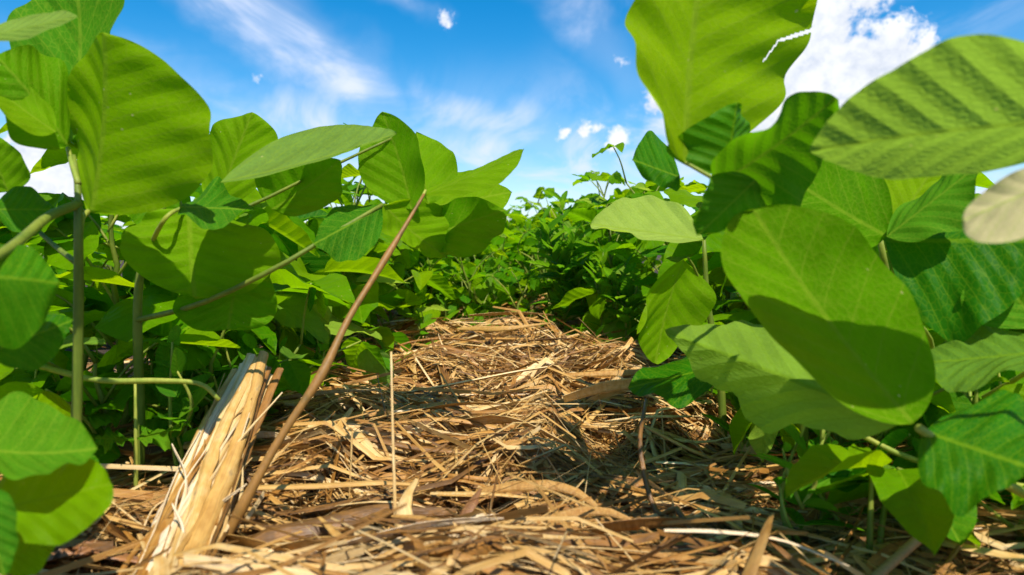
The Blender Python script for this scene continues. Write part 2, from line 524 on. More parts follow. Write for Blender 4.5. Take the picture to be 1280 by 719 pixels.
# generic leaflet meshes (unit length, base at origin, midrib +Y, upper face +Z)
def leaf_variants(prefix, mat, nu, nv, count, seed, wid=0.34, droop=(-0.1, 0.6)):
    out = []
    r = random.Random(seed)
    for k in range(count):
        fold = r.uniform(-0.1, 0.55)
        wd = wid * r.uniform(0.88, 1.12)
        R = Vector((math.cos(fold), 0.05, math.sin(fold))) * wd
        Lv = Vector((-math.cos(fold * r.uniform(0.5, 1.2)), 0.05, math.sin(fold))) * wd
        v, f, uv = leaf_grid(nu, nv, arc_mid(1.0, r.uniform(*droop), r.uniform(-0.12, 0.12)), R, Lv, Vector((0, 0, 1)),
                             r.uniform(-0.30, 0.12), 0.018, r.uniform(0.06, 0.18), seed * 31 + k)
        out.append(mesh_data(prefix, v, f, mat, uv))
    return out


LEAVES = leaf_variants('leaflet', M_LEAF, 15, 11, 12, 3)
LEAVES_LO = leaf_variants('leaflet_far', M_LEAF, 8, 5, 8, 5)
LEAVES_P = leaf_variants('leaflet_downy', M_PALE, 15, 11, 4, 9)
LEAVES_D = leaf_variants('leaflet_dark', M_DARK, 15, 11, 6, 21)


def leaf_matrix(base, d, up, size, wscale=1.0):
    y = d.normalized()
    x = y.cross(up)
    if x.length < 1e-3: x = y.cross(Vector((1, 0, 0)))
    x.normalize(); z = x.cross(y)
    m = Matrix((x * size * wscale, y * size, z * size)).transposed().to_4x4()
    m.translation = base
    return m


# ------------------------------------------------------------------ ground
def hash2(ix, iy):
    h = np.sin(ix * 127.1 + iy * 311.7) * 43758.5453
    return h - np.floor(h)


def vnoise(x, y):
    ix, iy = np.floor(x), np.floor(y); fx, fy = x - ix, y - iy
    fx = fx * fx * (3 - 2 * fx); fy = fy * fy * (3 - 2 * fy)
    return (hash2(ix, iy) * (1 - fx) + hash2(ix + 1, iy) * fx) * (1 - fy) + (hash2(ix, iy + 1) * (1 - fx) + hash2(ix + 1, iy + 1) * fx) * fy


def ground_h(x, y):
    x = np.asarray(x, float); y = np.asarray(y, float)
    f = np.clip(1.5 - np.hypot(x, y) / 8.0, 0, 1)
    return (0.022 * (vnoise(x * 4.1, y * 4.1) - 0.5) + 0.012 * (vnoise(x * 11 + 5, y * 11) - 0.5)) * f - 0.012


def pile_h(x, y):
    """depth of the straw mulch above the soil"""
    x = np.asarray(x, float); y = np.asarray(y, float)
    b = vnoise(x * 6.5 + 3.3, y * 5.5 + 1.7) * 0.5 + vnoise(x * 17, y * 17 + 9) * 0.5
    strip = np.exp(-((x + 0.02) / 0.33) ** 2)
    return (0.003 + 0.125 * np.clip(b - 0.30, 0, 1)) * (0.40 + 0.75 * strip) + 0.012 * strip * np.clip((y - 0.5), 0, 0.6)


def axis_lines(lo, hi, step, far):
    core = np.arange(lo, hi + 1e-6, step)
    g = step * np.power(1.35, np.arange(1, 40))
    up = hi + np.cumsum(g); dn = lo - np.cumsum(g)
    return np.concatenate([dn[dn > -far][::-1], core, up[up < far]])


gx = axis_lines(-1.6, 1.6, 0.035, 400.0); gy = axis_lines(-0.5, 5.0, 0.04, 400.0)
GX, GY = np.meshgrid(gx, gy)
GZ = ground_h(GX, GY)
gv = np.stack([GX.ravel(), GY.ravel(), GZ.ravel()], 1)
nxg = len(gx)
gf = [(j * nxg + i, j * nxg + i + 1, (j + 1) * nxg + i + 1, (j + 1) * nxg + i) for j in range(len(gy) - 1) for i in range(nxg - 1)]
g_o = put('ground', mesh_data('ground', gv, gf, M_SOIL))
tag(g_o, 'dark brown soil under the straw mulch', 'ground', kind='structure')


# ------------------------------------------------------------------ straw
def straw_bulk(count, r, ylo, yhi, xspan, wmul=1.0, curly=1.0, lmin=0.0):
    """thousands of thin dry pieces joined in one mesh"""
    NS = 6
    y = ylo * np.power(yhi / ylo, r.random(count) ** 0.85)
    x = r.normal(0, 1, count) * xspan
    L = r.uniform(0.04, 0.22, count) * np.where(r.random(count) < 0.25, 0.5, 1.0) * np.where(r.random(count) < 0.45, 1.6, 1.0)
    wdt = np.where(r.random(count) < 0.52, r.uniform(0.0035, 0.013, count), r.uniform(0.0010, 0.0030, count)) * wmul
    ang = np.where(r.random(count) < 0.70, r.normal(0, 0.30, count), r.uniform(-1.57, 1.57, count))
    bend = r.normal(0, 0.8, count) * curly
    tilt = np.clip(r.normal(0, 0.11, count), -0.24, 0.24) * np.clip(0.13 / L, 0.4, 1.3)
    layer = lmin + (1.08 - lmin) * r.random(count) ** 0.8
    tw0 = r.normal(0, 0.5, count); tw1 = r.normal(0, 0.9, count)
    sag = r.uniform(-0.35, 0.6, count) * curly
    t = np.linspace(-0.5, 0.5, NS)[None, :]
    ux, uy = np.cos(ang)[:, None], np.sin(ang)[:, None]
    s = t * L[:, None]
    off = bend[:, None] * (t ** 2) * L[:, None]
    X = x[:, None] + ux * s - uy * off
    Y = y[:, None] + uy * s + ux * off
    base = ground_h(X, Y)
    Z = base + pile_h(X, Y) * layer[:, None] + 0.004 + np.abs(tilt)[:, None] * 0.3 * L[:, None] + tilt[:, None] * s + sag[:, None] * L[:, None] * (t ** 2 - 0.08) * 0.35
    Z = np.maximum(Z, base + 0.001)
    tw = tw0[:, None] + tw1[:, None] * t
    taper = np.clip(1.15 - np.abs(t) * 1.1, 0.2, 1)
    hw = wdt[:, None] * 0.5 * taper
    px, py = -uy, ux
    cx = np.cos(tw) * hw; cz = np.sin(tw) * hw
    V = np.zeros((count, NS, 3, 3))
    for c, k in enumerate((-1, 0, 1)):
        V[:, :, c, 0] = X + px * cx * k
        V[:, :, c, 1] = Y + py * cx * k
        V[:, :, c, 2] = Z + cz * k + (0.45 * hw * np.cos(tw) if k == 0 else 0)
    uvs = np.zeros((count, NS, 3, 2))
    uvs[..., 0] = (t * L[:, None] * 12)[:, :, None]
    uvs[..., 1] = np.array([0, 0.5, 1])[None, None, :]
    tint = np.zeros((count, NS, 3, 3)); tint[..., 0] = r.random(count)[:, None, None]; tint[..., 1] = r.random(count)[:, None, None]
    q = []
    for i in range(NS - 1):
        for c in range(2):
            q.append((i * 3 + c, i * 3 + c + 1, (i + 1) * 3 + c + 1, (i + 1) * 3 + c))
    q = np.array(q)
    F = (q[None] + (np.arange(count) * NS * 3)[:, None, None]).reshape(-1, 4)
    return V.reshape(-1, 3), F, uvs.reshape(-1, 2), tint.reshape(-1, 3)


def bulk_object(name, V, F, UV, T, mat):
    me = bpy.data.meshes.new(name)
    me.vertices.add(len(V)); me.vertices.foreach_set('co', V.astype(np.float32).ravel())
    me.loops.add(F.size); me.loops.foreach_set('vertex_index', F.astype(np.int32).ravel())
    me.polygons.add(len(F)); me.polygons.foreach_set('loop_start', np.arange(0, F.size, 4, dtype=np.int32))
    me.update(calc_edges=True)
    ul = me.uv_layers.new(name='UVMap'); ul.data.foreach_set('uv', UV.astype(np.float32)[F.ravel()].ravel())
    if T is not None:
        at = me.attributes.new('tint', 'FLOAT_VECTOR', 'POINT'); at.data.foreach_set('vector', T.astype(np.float32).ravel())
    me.polygons.foreach_set('use_smooth', np.ones(len(F), dtype=bool))
    me.materials.append(mat)
    me.validate()
    return put(name, me)


b1 = straw_bulk(9500, rng, 0.22, 4.5, 0.42)
b2 = straw_bulk(4500, rng, 0.30, 1.1, 0.30, 0.55, 2.6, 0.55)          # fine curled fibres on top
so = bulk_object('straw_mulch', np.concatenate([b1[0], b2[0]]), np.concatenate([b1[1], b2[1] + len(b1[0])]), np.concatenate([b1[2], b2[2]]), np.concatenate([b1[3], b2[3]]), M_STRAWM)
tag(so, 'thick mat of fine tan straw litter between the soybean rows', 'straw mulch', kind='stuff')


def ribbon(name, path, widths, mat, twist=0.0, cup=0.35, roll=0.0, nc=5, n=14, thick=0.0007, fray=0.0, seed=0):
    """cupped dry blade along a path with a little thickness"""
    r = random.Random(seed)
    pts = smooth_path(path, n)
    org = pts[0].copy()
    ww = np.interp(np.linspace(0, 1, n), np.linspace(0, 1, len(widths)), widths)
    top, uv = [], []
    bot = []
    L = 0
    for i, p in enumerate(pts):
        t = (pts[min(i + 1, n - 1)] - pts[max(i - 1, 0)]).normalized()
        a = t.cross(Vector((0, 0, 1)))
        if a.length < 0.2: a = t.cross(Vector((0, 1, 0)))
        a.normalize(); b = a.cross(t)
        th = roll + twist * i / (n - 1)
        A = a * math.cos(th) + b * math.sin(th); B = b * math.cos(th) - a * math.sin(th)
        if i: L += (p - pts[i - 1]).length
        for k in range(nc):
            q = 2 * k / (nc - 1) - 1
            jit = r.uniform(-fray, fray) * ww[i]
            pt = p - org + A * (q * ww[i] * 0.5 + jit * abs(q)) + B * (cup * ww[i] * 0.5 * (1 - q * q) + (0.06 * ww[i] if k % 2 else 0))
            top.append(pt); bot.append(pt - B * thick); uv.append((L * 12, (q + 1) / 2))
    verts = top + bot; N = len(top)
    faces = []
    for i in range(n - 1):
        for k in range(nc - 1):
            a0 = i * nc + k
            faces.append((a0, a0 + 1, a0 + nc + 1, a0 + nc))
            faces.append((N + a0, N + a0 + nc, N + a0 + nc + 1, N + a0 + 1))
        for k in (0, nc - 1):
            a0 = i * nc + k
            f = (a0, a0 + nc, N + a0 + nc, N + a0)
            faces.append(f if k == 0 else f[::-1])
    return mesh_data(name, verts, faces, mat, uv + uv), org


# loose straws that can be picked apart one by one
def flat_variants(kind, count, mat, wm=1.0):
    res = []
    for k in range(count):
        r = random.Random(500 + k + (0 if kind == 'blade' else 100))
        b = r.uniform(-0.22, 0.22); zb = r.uniform(-0.05, 0.07)
        kink = r.uniform(-0.12, 0.12) if r.random() < 0.5 else 0
        pth = [Vector((-0.5, 0, 0)), Vector((-0.2, b * 0.6, zb)), Vector((0.15, b + kink, zb * 1.2)), Vector((0.5, kink * 2, r.uniform(-0.02, 0.05)))]
        if kind == 'blade':
            wd = r.uniform(0.035, 0.095) * wm
            me, org = ribbon('straw', pth, [wd * 0.7, wd, wd, wd * 0.6, wd * 0.15], mat, twist=r.uniform(-1.6, 1.6), cup=r.uniform(0.1, 0.45), roll=r.uniform(-0.5, 0.5), n=11, nc=5, thick=0.003, fray=0.07, seed=k)
            me.transform(Matrix.Translation(org))
        else:
            wd = r.uniform(0.007, 0.014)
            me = tube('dry_straw', pth, [wd, wd * 0.95, wd * 1.2, wd * 0.9, wd * 0.75], mat, sides=6, n=9)
        res.append(me)
    return res


BLADES = flat_variants('blade', 16, M_STRAW)
BLADES_P = flat_variants('blade', 10, M_STRAWP, 1.25)
STALKS = flat_variants('stem', 10, M_STRAW)
rs = random.Random(77)


def place_straw(me, nm, x, y, ang, L, lift, tilt, roll):
    o = bpy.data.objects.new(nm, me)
    COL.objects.link(o)
    z = float(ground_h(x, y) + pile_h(x, y)) + lift
    o.location = (x, y, z + abs(tilt) * L * 0.25)
    o.rotation_euler = (roll, tilt, ang)
    L *= min(1.0, .45 + y * .7)
    o.scale = (L, L, L)
    return o


NB = [0, 0, 0]
for i in range(285):
    y = 0.36 * math.pow(2.1 / 0.36, rs.random() ** 1.5)
    px = rs.uniform(330 if y < .5 else 240, 1000)
    x = (px - 680) / FPX * y
    x = max(-0.40, min(0.40, x))
    ang = rs.gauss(0, 0.38) if rs.random() < 0.84 else rs.uniform(-1.5, 1.5)
    q = rs.random()
    tilt = rs.gauss(0, 0.05)
    if q < 0.38:
        o = place_straw(rs.choice(BLADES), 'straw', x, y, ang, rs.uniform(0.07, 0.19), rs.uniform(-0.006, 0.012), tilt, rs.gauss(0, 0.35))
        tag(o, 'dry tan straw blade lying loose on the mulch between the rows', 'straw', 'tan straw blades on the mulch')
    elif q < 0.68:
        o = place_straw(rs.choice(BLADES_P), 'straw', x, y, ang, rs.uniform(0.06, 0.17), rs.uniform(-0.004, 0.012), tilt, rs.gauss(0, 0.35))
        tag(o, 'bleached cream straw blade lying on the mulch between the rows', 'straw', 'bleached straw blades on the mulch')
    else:
        o = place_straw(rs.choice(STALKS), 'dry_straw', x, y, ang, rs.uniform(0.07, 0.10 + 0.10 * min(1, y)), rs.uniform(-0.004, 0.010), tilt * .6, 0)
        tag(o, 'thin round dry grass stem lying across the mulch between the rows', 'straw', 'round dry stems on the mulch')

exec_hero = True
# ------------------------------------------------------------------ hero straw pieces
def gz(x, y):
    return float(ground_h(x, y) + pile_h(x, y))


# the split stalk leaning up out of the mulch, a bundle of bleached strips
bp = P(215, 735, 0.40)
bundle = empty('split_stalk', (bp.x, bp.y, gz(bp.x, bp.y)))
tag(bundle, 'bundle of split bleached stalk strips leaning up beside the brown leaning stem', 'stalk')
rb = random.Random(5)
for k in range(52):
    big = k < 16
    f = (k + .5) / 16 if big else rb.random()                  # place across the stalk
    jx = lambda s_: rb.gauss(0, s_)
    lay = .010 * math.sin(math.pi * f) + (0 if big else .004)    # rounded section: the middle lies nearer
    b0 = Vector((138 + 118 * f, 748, .375 - .010 * f)); t0 = Vector((297 + 48 * f, 456 - 10 * math.sin(math.pi * f) + rb.uniform(-9, 14), .58 - .01 * f))
    top = 1.0 + jx(.015) if big else rb.uniform(.35, 1.0)
    pts = []
    for q in (0, .33, .66, 1.0):
        p_ = b0.lerp(t0, q * top)
        pts.append((p_.x + jx(2.0 if big else 5) + 7 * math.sin(q * 5 + k), p_.y + jx(2), p_.z - lay + jx(.002 if big else .004)))
    if not big and rb.random() < .4:                           # frayed fibre curling off the stalk
        e0 = pts[-1]
        pts[-1] = (e0[0] + jx(22), e0[1] + rb.uniform(5, 40), e0[2] - .02)
    wd = rb.uniform(.0075, .012) if big else rb.uniform(.0010, .0035)
    me, org = ribbon('husk_strip', [P(*q) for q in pts], [wd * .9, wd * 1.1, wd, wd * .9, wd * (.7 if big else .3)], M_STRAWP if rb.random() < .72 else M_STRAW,
                     twist=rb.uniform(-.5, .5) if big else rb.uniform(-2, 2), cup=rb.uniform(.3, .7), roll=rb.uniform(-.35, .35), nc=5, n=20, fray=0.10, seed=k)
    put('husk_strip', me, bundle, org - bundle.location)


def hero_ribbon(name, pts, widths, mat, label, cat='straw', **kw):
    me, org = ribbon(name, [P(*p) for p in pts], widths, mat, **kw)
    return tag(put(name, me, loc=org), label, cat)


def hero_tube(name, pts, radii, mat, label, cat='straw', sides=7, n=None):
    w_ = [P(*p) for p in pts]
    me = tube(name, w_, radii, mat, sides=sides, origin=w_[0], n=n)
    return tag(put(name, me, loc=w_[0]), label, cat)


hero_tube('dry_straw', [(496, 735, .42), (494, 640, .43), (491, 540, .45), (489, 440, .47)], [.0013, .0012, .0010, .0008], M_STRAW,
          'very thin pale straw standing upright out of the mulch', sides=6)
hero_ribbon('straw', [(315, 610, .47), (400, 608, .47), (470, 604, .48), (520, 606, .49)], [.007, .008, .007, .004], M_STRAWP,
            'bleached straw blade sticking out sideways from the brown leaning stem', n=14)
hero_ribbon('straw', [(290, 702, .40), (350, 690, .40), (420, 693, .40), (470, 700, .41)], [.012, .018, .017, .012], M_STRAWP,
            'broad folded cream blade lying beside the foot of the split stalk', cup=0.5, roll=0.2)
hero_ribbon('straw', [(270, 715, .41), (330, 675, .42), (400, 660, .43), (480, 640, .45), (570, 640, .46)], [.008, .016, .018, .014, .006], M_STRAW,
            'wide curled tan blade arching over the mulch beside the split stalk', cup=0.6, roll=-0.3, n=20)
hero_ribbon('straw', [(520, 735, .40), (510, 680, .41), (505, 630, .43), (520, 600, .46)], [.012, .014, .010, .004], M_STRAW,
            'pale torn blade standing beside the thin upright straw', cup=0.4, roll=0.3, fray=0.06)
hero_ribbon('dead_leaf', [(560, 705, .42), (570, 668, .43), (588, 632, .445), (600, 612, .46)], [.004, .010, .011, .003], M_DEAD,
            'small pointed orange dead leaf standing up from the mulch', 'dead leaf', cup=0.3, fray=0.10, twist=0.6)
hero_tube('dry_straw', [(575, 652, .44), (650, 680, .43), (720, 695, .43), (800, 712, .43)], [.0026, .0028, .0026, .002], M_STRAWP,
          'stout pale straw lying slantwise from the pointed dead leaf')
hero_tube('dry_straw', [(690, 730, .41), (760, 690, .43), (820, 655, .46), (865, 618, .50)], [.0035, .0038, .0034, .0026], M_STEMDRY,
          'thick olive brown stalk lying slantwise over the mulch')
hero_tube('dry_straw', [(870, 735, .41), (850, 640, .45), (820, 640, .47), (800, 560, .50), (808, 500, .55)], [.0020, .0022, .0022, .002, .0014], M_STRAW,
          'bent tan straw standing up like a crooked wire')
hero_ribbon('straw', [(455, 500, .78), (560, 482, .80), (640, 466, .82), (684, 459, .83)], [.005, .008, .008, .005], M_STRAW,
            'long tan blade meeting another in a low ridge over the mulch', roll=0.4)
hero_ribbon('straw', [(684, 459, .83), (740, 482, .80), (800, 508, .76), (830, 520, .74)], [.005, .007, .006, .004], M_STRAW,
            'tan blade bent down from the low ridge over the dark hollow')
hero_ribbon('straw', [(470, 463, .95), (540, 462, .95), (620, 464, .93), (690, 468, .92)], [.004, .006, .006, .003], M_STRAW,
            'straight tan blade lying level behind the low straw ridge')
hero_tube('dry_straw', [(540, 425, 1.05), (548, 460, 1.0), (556, 495, .95)], [.002, .0028, .0025], M_STRAW, 'short tan straw leaning steeply behind the low ridge')
hero_ribbon('straw', [(350, 560, .55), (430, 545, .58), (520, 560, .58), (640, 572, .58), (740, 580, .58)], [.004, .008, .009, .008, .004], M_STRAW,
            'long tan blade lying level across the middle of the mulch', n=20, cup=0.4)
hero_ribbon('straw', [(480, 530, .62), (560, 525, .64), (640, 540, .64), (720, 560, .62)], [.004, .008, .009, .004], M_STRAWP,
            'cream blade lying just behind the long tan blade', n=16, cup=0.5)
hero_tube('dry_straw', [(560, 595, .52), (660, 605, .52), (780, 615, .52), (960, 612, .54)], [.0022, .0026, .0026, .002], M_STRAW,
          'long straight tan straw reaching under the soybean leaves')
hero_tube('dry_straw', [(800, 530, .62), (880, 570, .60), (960, 590, .58)], [.0016, .0018, .0014], M_STRAW, 'thin straw slanting down toward the small yellow green weed')
hero_tube('dry_twig', [(1080, 735, .36), (1130, 690, .38), (1170, 655, .40), (1200, 636, .42)], [.0030, .0027, .0034, .0022], M_STEMDRY,
          'thick brown dry twig propped up under the soybean petiole', 'twig')
for k, (a, b) in enumerate([((1195, 735, .40), (1225, 655, .44)), ((1235, 735, .42), (1262, 660, .44))]):
    mid = tuple((a[i] + b[i]) / 2 for i in range(3))
    hero_ribbon('straw', [a, mid, b], [.008, .009, .006], M_STRAWP,
                ['pale blade leaning up under the stout soybean petiole', 'pale blade leaning under the stout petiole, farther from the dry twig'][k], n=8)
hero_ribbon('dead_leaf', [(15, 712, .39), (60, 694, .395), (110, 690, .40), (180, 704, .40)], [.012, .036, .038, .010], M_DEAD,
            'crumpled rusty brown dead leaf lying by the shaded soybean leaves', 'dead leaf', cup=0.25, nc=9, fray=0.22, n=22, twist=0.5)

# ------------------------------------------------------------------ hero soybean plants
def hero_plant(label, stem_px, radii, mat=M_STEM, name='soybean_plant', stem_n=None):
    pts = [P(*p) for p in stem_px]
    b = pts[0].copy()
    e_ = empty(name, b)
    tag(e_, label, 'soybean plant', 'soybean plants standing closest to the straw strip')
    if radii:
        put('stem', tube('stem', pts, radii, mat, sides=8, origin=b, n=stem_n), e_)
    return e_


def petiole(plant, pts, r0, r1, mat=M_STEM):
    w_ = [P(*p) for p in pts]
    o = put('petiole', tube('petiole', w_, [r0, (r0 + r1) / 2, r1], mat, sides=7, origin=w_[0], n=12), plant, w_[0] - plant.location)
    o['_w'] = tuple(w_[0])
    return o


HSEED = [100]


def blade(parent, base, tip, right, left, mat=M_LEAF, bow=0.0, curl=-0.1, pucker=0.018, wavy=0.11, under=True, res=(44, 33), cut=None, tipx=0.90, basex=0.54, lobes=0.0, stalk=None):
    """one leaflet given by its base, tip and widest points (pixel, depth)"""
    HSEED[0] += 1
    b, t, rp, lp = P(*base), P(*tip), P(*right), P(*left)
    ax = t - b
    pk = basex / (basex + tipx)
    side = (rp - lp)
    n = side.cross(ax).normalized()
    if n.dot(Vector((0, 0, CAM_Z)) - (b + t) / 2) < 0: n = -n       # towards the viewer
    if under: n = -n                                               # upper face looks away
    def M(u):
        return b + ax * u + n * (bow * ax.length * 4 * u * (1 - u))
    mc = M(pk)
    R, Lv = rp - mc, lp - mc
    v, f, uv = leaf_grid(res[0], res[1], M, R, Lv, n, curl, pucker, wavy, HSEED[0], tipx, basex, cut, lobes=lobes)
    a0 = Vector(v[f[len(f) // 2][0]]); a1 = Vector(v[f[len(f) // 2][1]]); a2 = Vector(v[f[len(f) // 2][2]])
    if (a1 - a0).cross(a2 - a0).dot(n) < 0: f = [q[::-1] for q in f]
    me = mesh_data('leaflet', [Vector(x) - b for x in v], f, mat, uv)
    pw = Vector(parent['_w']) if '_w' in parent else parent.location
    o = put('leaflet', me, parent, b - pw)
    if stalk:
        # short stalk joining the leaf to its petiole
        s0 = P(*stalk)
        put('petiolule', tube('petiolule', [s0, (s0 + b) / 2, b], [.0012, .0011, .0010], M_STEMY, origin=s0, n=5), parent, s0 - pw)
    return o


# ---- left foreground plant
A = hero_plant('soybean plant with one broad upright leaf and thick stem beside the shaded leaves',
               [(80, 700, .44), (94, 560, .435), (98, 400, .43), (98, 290, .42), (97, 235, .43), (92, 195, .445)], [.0034, .0032, .0030, .0026, .0021, .0015])
pa = petiole(A, [(98, 300, .425), (102, 275, .44), (110, 264, .455)], .0022, .0016, M_STEMY)
blade(pa, (112, 266, .455), (128, 40, .435), (276, 188, .44), (98, 150, .465), bow=.04, curl=-.12, wavy=.08, tipx=.6)
pa2 = petiole(A, [(98, 230, .43), (90, 205, .44), (85, 185, .45)], .002, .0014, M_STEMY)
blade(pa2, (88, 178, .46), (90, -60, .50), (158, 20, .48), (22, 45, .50), M_DARK, bow=.05, wavy=.08)
blade(pa2, (85, 182, .44), (-5, 70, .42), (20, 165, .42), (75, 75, .46), bow=-.04, curl=.1)
blade(pa2, (70, 165, .42), (-30, 88, .42), (5, 150, .40), (40, 112, .43), bow=.03)
blade(pa2, (-25, 48, .33), (97, 20, .36), (35, 46, .34), (40, 17, .37), M_PALE, curl=.0, wavy=.03)
pa3 = petiole(A, [(98, 255, .425), (62, 270, .39), (20, 305, .34), (-20, 330, .30)], .0030, .0024, M_STEM)
blade(pa3, (-40, 345, .30), (75, 355, .33), (20, 425, .31), (10, 292, .33), M_DARK, curl=-.2, bow=.05, under=False)
blade(pa3, (-10, 440, .33), (92, 400, .36), (45, 455, .34), (30, 390, .36), M_DARK, curl=-.2, under=False)
pa4 = petiole(A, [(97, 330, .43), (60, 300, .46), (20, 260, .48)], .002, .0012)
blade(pa4, (10, 240, .47), (-20, 165, .47), (38, 205, .47), (-40, 220, .48), wavy=.08)
blade(pa4, (-5, 262, .44), (68, 262, .46), (30, 292, .44), (25, 230, .46), M_DARK, under=False)

# ---- second left plant: leaves in front of the stems
B = hero_plant('soybean plant with drooping creased leaves standing behind the split stalk bundle',
               [(172, 640, .55), (175, 520, .55), (172, 380, .54), (185, 300, .54), (215, 240, .55)], [.0042, .004, .0034, .0026, .0016])
pb_ = petiole(B, [(178, 330, .54), (205, 275, .50), (232, 258, .53)], .002, .0014, M_STEMY)
blade(pb_, (236, 262, .53), (243, 372, .51), (348, 322, .53), (156, 305, .51), bow=-.05, curl=-.15, pucker=.04, wavy=.10, tipx=.42)
blade(pb_, (225, 258, .46), (318, 262, .50), (250, 290, .43), (270, 240, .52), M_DARK, curl=-.1)  # added dark leaflet stands in for shadow from the broad leaf above
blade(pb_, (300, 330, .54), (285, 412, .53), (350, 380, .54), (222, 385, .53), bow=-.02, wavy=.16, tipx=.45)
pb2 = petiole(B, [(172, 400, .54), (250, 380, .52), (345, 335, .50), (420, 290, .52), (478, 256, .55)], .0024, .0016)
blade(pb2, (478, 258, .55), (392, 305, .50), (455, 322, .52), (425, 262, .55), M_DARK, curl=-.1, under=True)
blade(pb2, (480, 257, .56), (560, 322, .60), (490, 300, .56), (555, 262, .62), bow=.05)
pb3 = petiole(B, [(195, 290, .54), (300, 262, .56), (400, 215, .58), (492, 172, .60)], .0018, .0012)
blade(pb3, (275, 228, .48), (496, 167, .54), (380, 210, .50), (395, 165, .56), M_PALE, curl=-.1, bow=.02, wavy=.05, pucker=.02)
blade(pb3, (340, 262, .58), (425, 200, .56), (410, 262, .55), (330, 205, .58), bow=.04)
blade(pb3, (268, 262, .62), (315, 140, .62), (345, 205, .62), (255, 185, .64), M_LEAF, wavy=.1)

# ---- the leaning brown stem with its crown of leaves
Cc = hero_plant('soybean plant leaning on one long bare brown stem beside the split stalk',
                [(262, 705, .42), (288, 662, .425), (312, 616, .43), (352, 545, .443), (402, 468, .46), (436, 398, .485), (474, 336, .51), (505, 285, .53), (530, 243, .55)], [.0040, .0035, .0033, .0043, .0031, .0029, .0028, .0037, .0026, .0024, .0023, .0030, .0019, .0015, .0011], M_STEMB, stem_n=44)
pc = petiole(Cc, [(522, 256, .545), (527, 248, .55), (532, 238, .555)], .0016, .0012, M_STEMY)
blade(pc, (530, 243, .555), (655, 186, .56), (602, 222, .53), (588, 200, .585), M_LEAF, curl=.35, bow=.02, wavy=.03)
blade(pc, (515, 262, .58), (478, 140, .60), (530, 190, .58), (452, 215, .60), bow=.05, wavy=.08)
blade(pc, (535, 255, .60), (520, 165, .64), (572, 205, .62), (500, 215, .64), wavy=.1)
blade(pc, (520, 300, .62), (632, 262, .60), (600, 318, .58), (555, 255, .62), curl=-.15, under=True)
blade(pc, (525, 262, .66), (640, 240, .68), (590, 280, .64), (570, 218, .70), wavy=.08)

# ---- low leaves on the left by the bottom of the stem
D_ = hero_plant('low soybean seedling with shaded round leaves beside the crumpled dead leaf',
                [(-20, 760, .30), (-30, 640, .30), (-40, 560, .31)], [.003, .0026, .002])
pd = petiole(D_, [(-35, 600, .31), (-25, 575, .30), (-10, 560, .29)], .0016, .0012)
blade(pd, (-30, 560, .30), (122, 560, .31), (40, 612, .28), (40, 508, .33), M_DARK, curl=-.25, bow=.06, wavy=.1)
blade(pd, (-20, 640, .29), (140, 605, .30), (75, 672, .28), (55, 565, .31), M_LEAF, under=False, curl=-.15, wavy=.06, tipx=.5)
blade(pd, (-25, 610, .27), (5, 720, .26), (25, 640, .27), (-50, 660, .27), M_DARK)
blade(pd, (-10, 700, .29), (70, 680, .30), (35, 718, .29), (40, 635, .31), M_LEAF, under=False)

# ---- ragged seedling
S_ = empty('weed_seedling', P(170, 640, .52)); tag(S_, 'ragged toothed weed seedling on a thin yellow stem beside the split stalk', 'weed')
sp_ = [P(170, 640, .52), P(170, 560, .52), P(169, 480, .525)]
put('stem', tube('stem', sp_, [.0018, .0016, .0010], M_STEMY, origin=S_.location), S_)
blade(S_, (172, 550, .52), (238, 530, .53), (205, 552, .48), (205, 528, .58), M_WEED, under=False, lobes=.55, wavy=.1)
blade(S_, (168, 550, .52), (118, 548, .51), (150, 560, .48), (145, 535, .57), M_WEED, under=False, lobes=.4)
blade(S_, (110, 520, .56), (155, 515, .58), (135, 530, .54), (130, 508, .60), M_WEED, under=False)
blade(S_, (150, 570, .54), (75, 520, .56), (125, 520, .60), (95, 572, .52), M_DARK, under=False)

# ---- right foreground: upright torn leaf and its dark neighbours
Rr = hero_plant('soybean plant with a tall torn leaf held up against the sky',
                [(1010, 640, .55), (1000, 500, .53), (985, 380, .52), (960, 280, .49), (930, 220, .46)], [.0048, .0044, .0038, .003, .002])
pr = petiole(Rr, [(965, 300, .50), (935, 250, .42), (897, 226, .365)], .0022, .0015, M_STEMY)
def near_line(u, v, pts, tol):
    for (a, b), (c, d) in zip(pts, pts[1:]):
        L2 = (c - a) ** 2 + (d - b) ** 2
        t = max(0, min(1, ((u - a) * (c - a) + (v - b) * (d - b)) / L2))
        if math.hypot(u - a - t * (c - a), v - b - t * (d - b)) < tol: return True
    return False


tear = [lambda u, v: near_line(u, v, [(.565, 1.02), (.53, .80), (.515, .70), (.435, .66)], .0075 if v < .8 else .0105)]
blade(pr, (856, 203, .37), (884, -85, .385), (1006, 62, .455), (788, 30, .365), bow=.03, curl=-.06, cut=tear, tipx=.6, pucker=.009, res=(170, 161), stalk=(897, 226, .365))
blade(pr, (908, 220, .37), (922, 128, .365), (938, 175, .39), (845, 185, .37), M_DARK, under=False, curl=-.1)
blade(pr, (900, 228, .365), (1045, 122, .35), (990, 238, .39), (930, 148, .33), M_DARK, curl=-.2, bow=-.03, tipx=.6)
blade(pr, (945, 225, .37), (872, 295, .355), (945, 270, .38), (885, 225, .345), M_DARK, curl=-.1)
blade(pr, (850, 222, .48), (790, 200, .50), (830, 235, .48), (820, 165, .52), M_DARK, under=False)

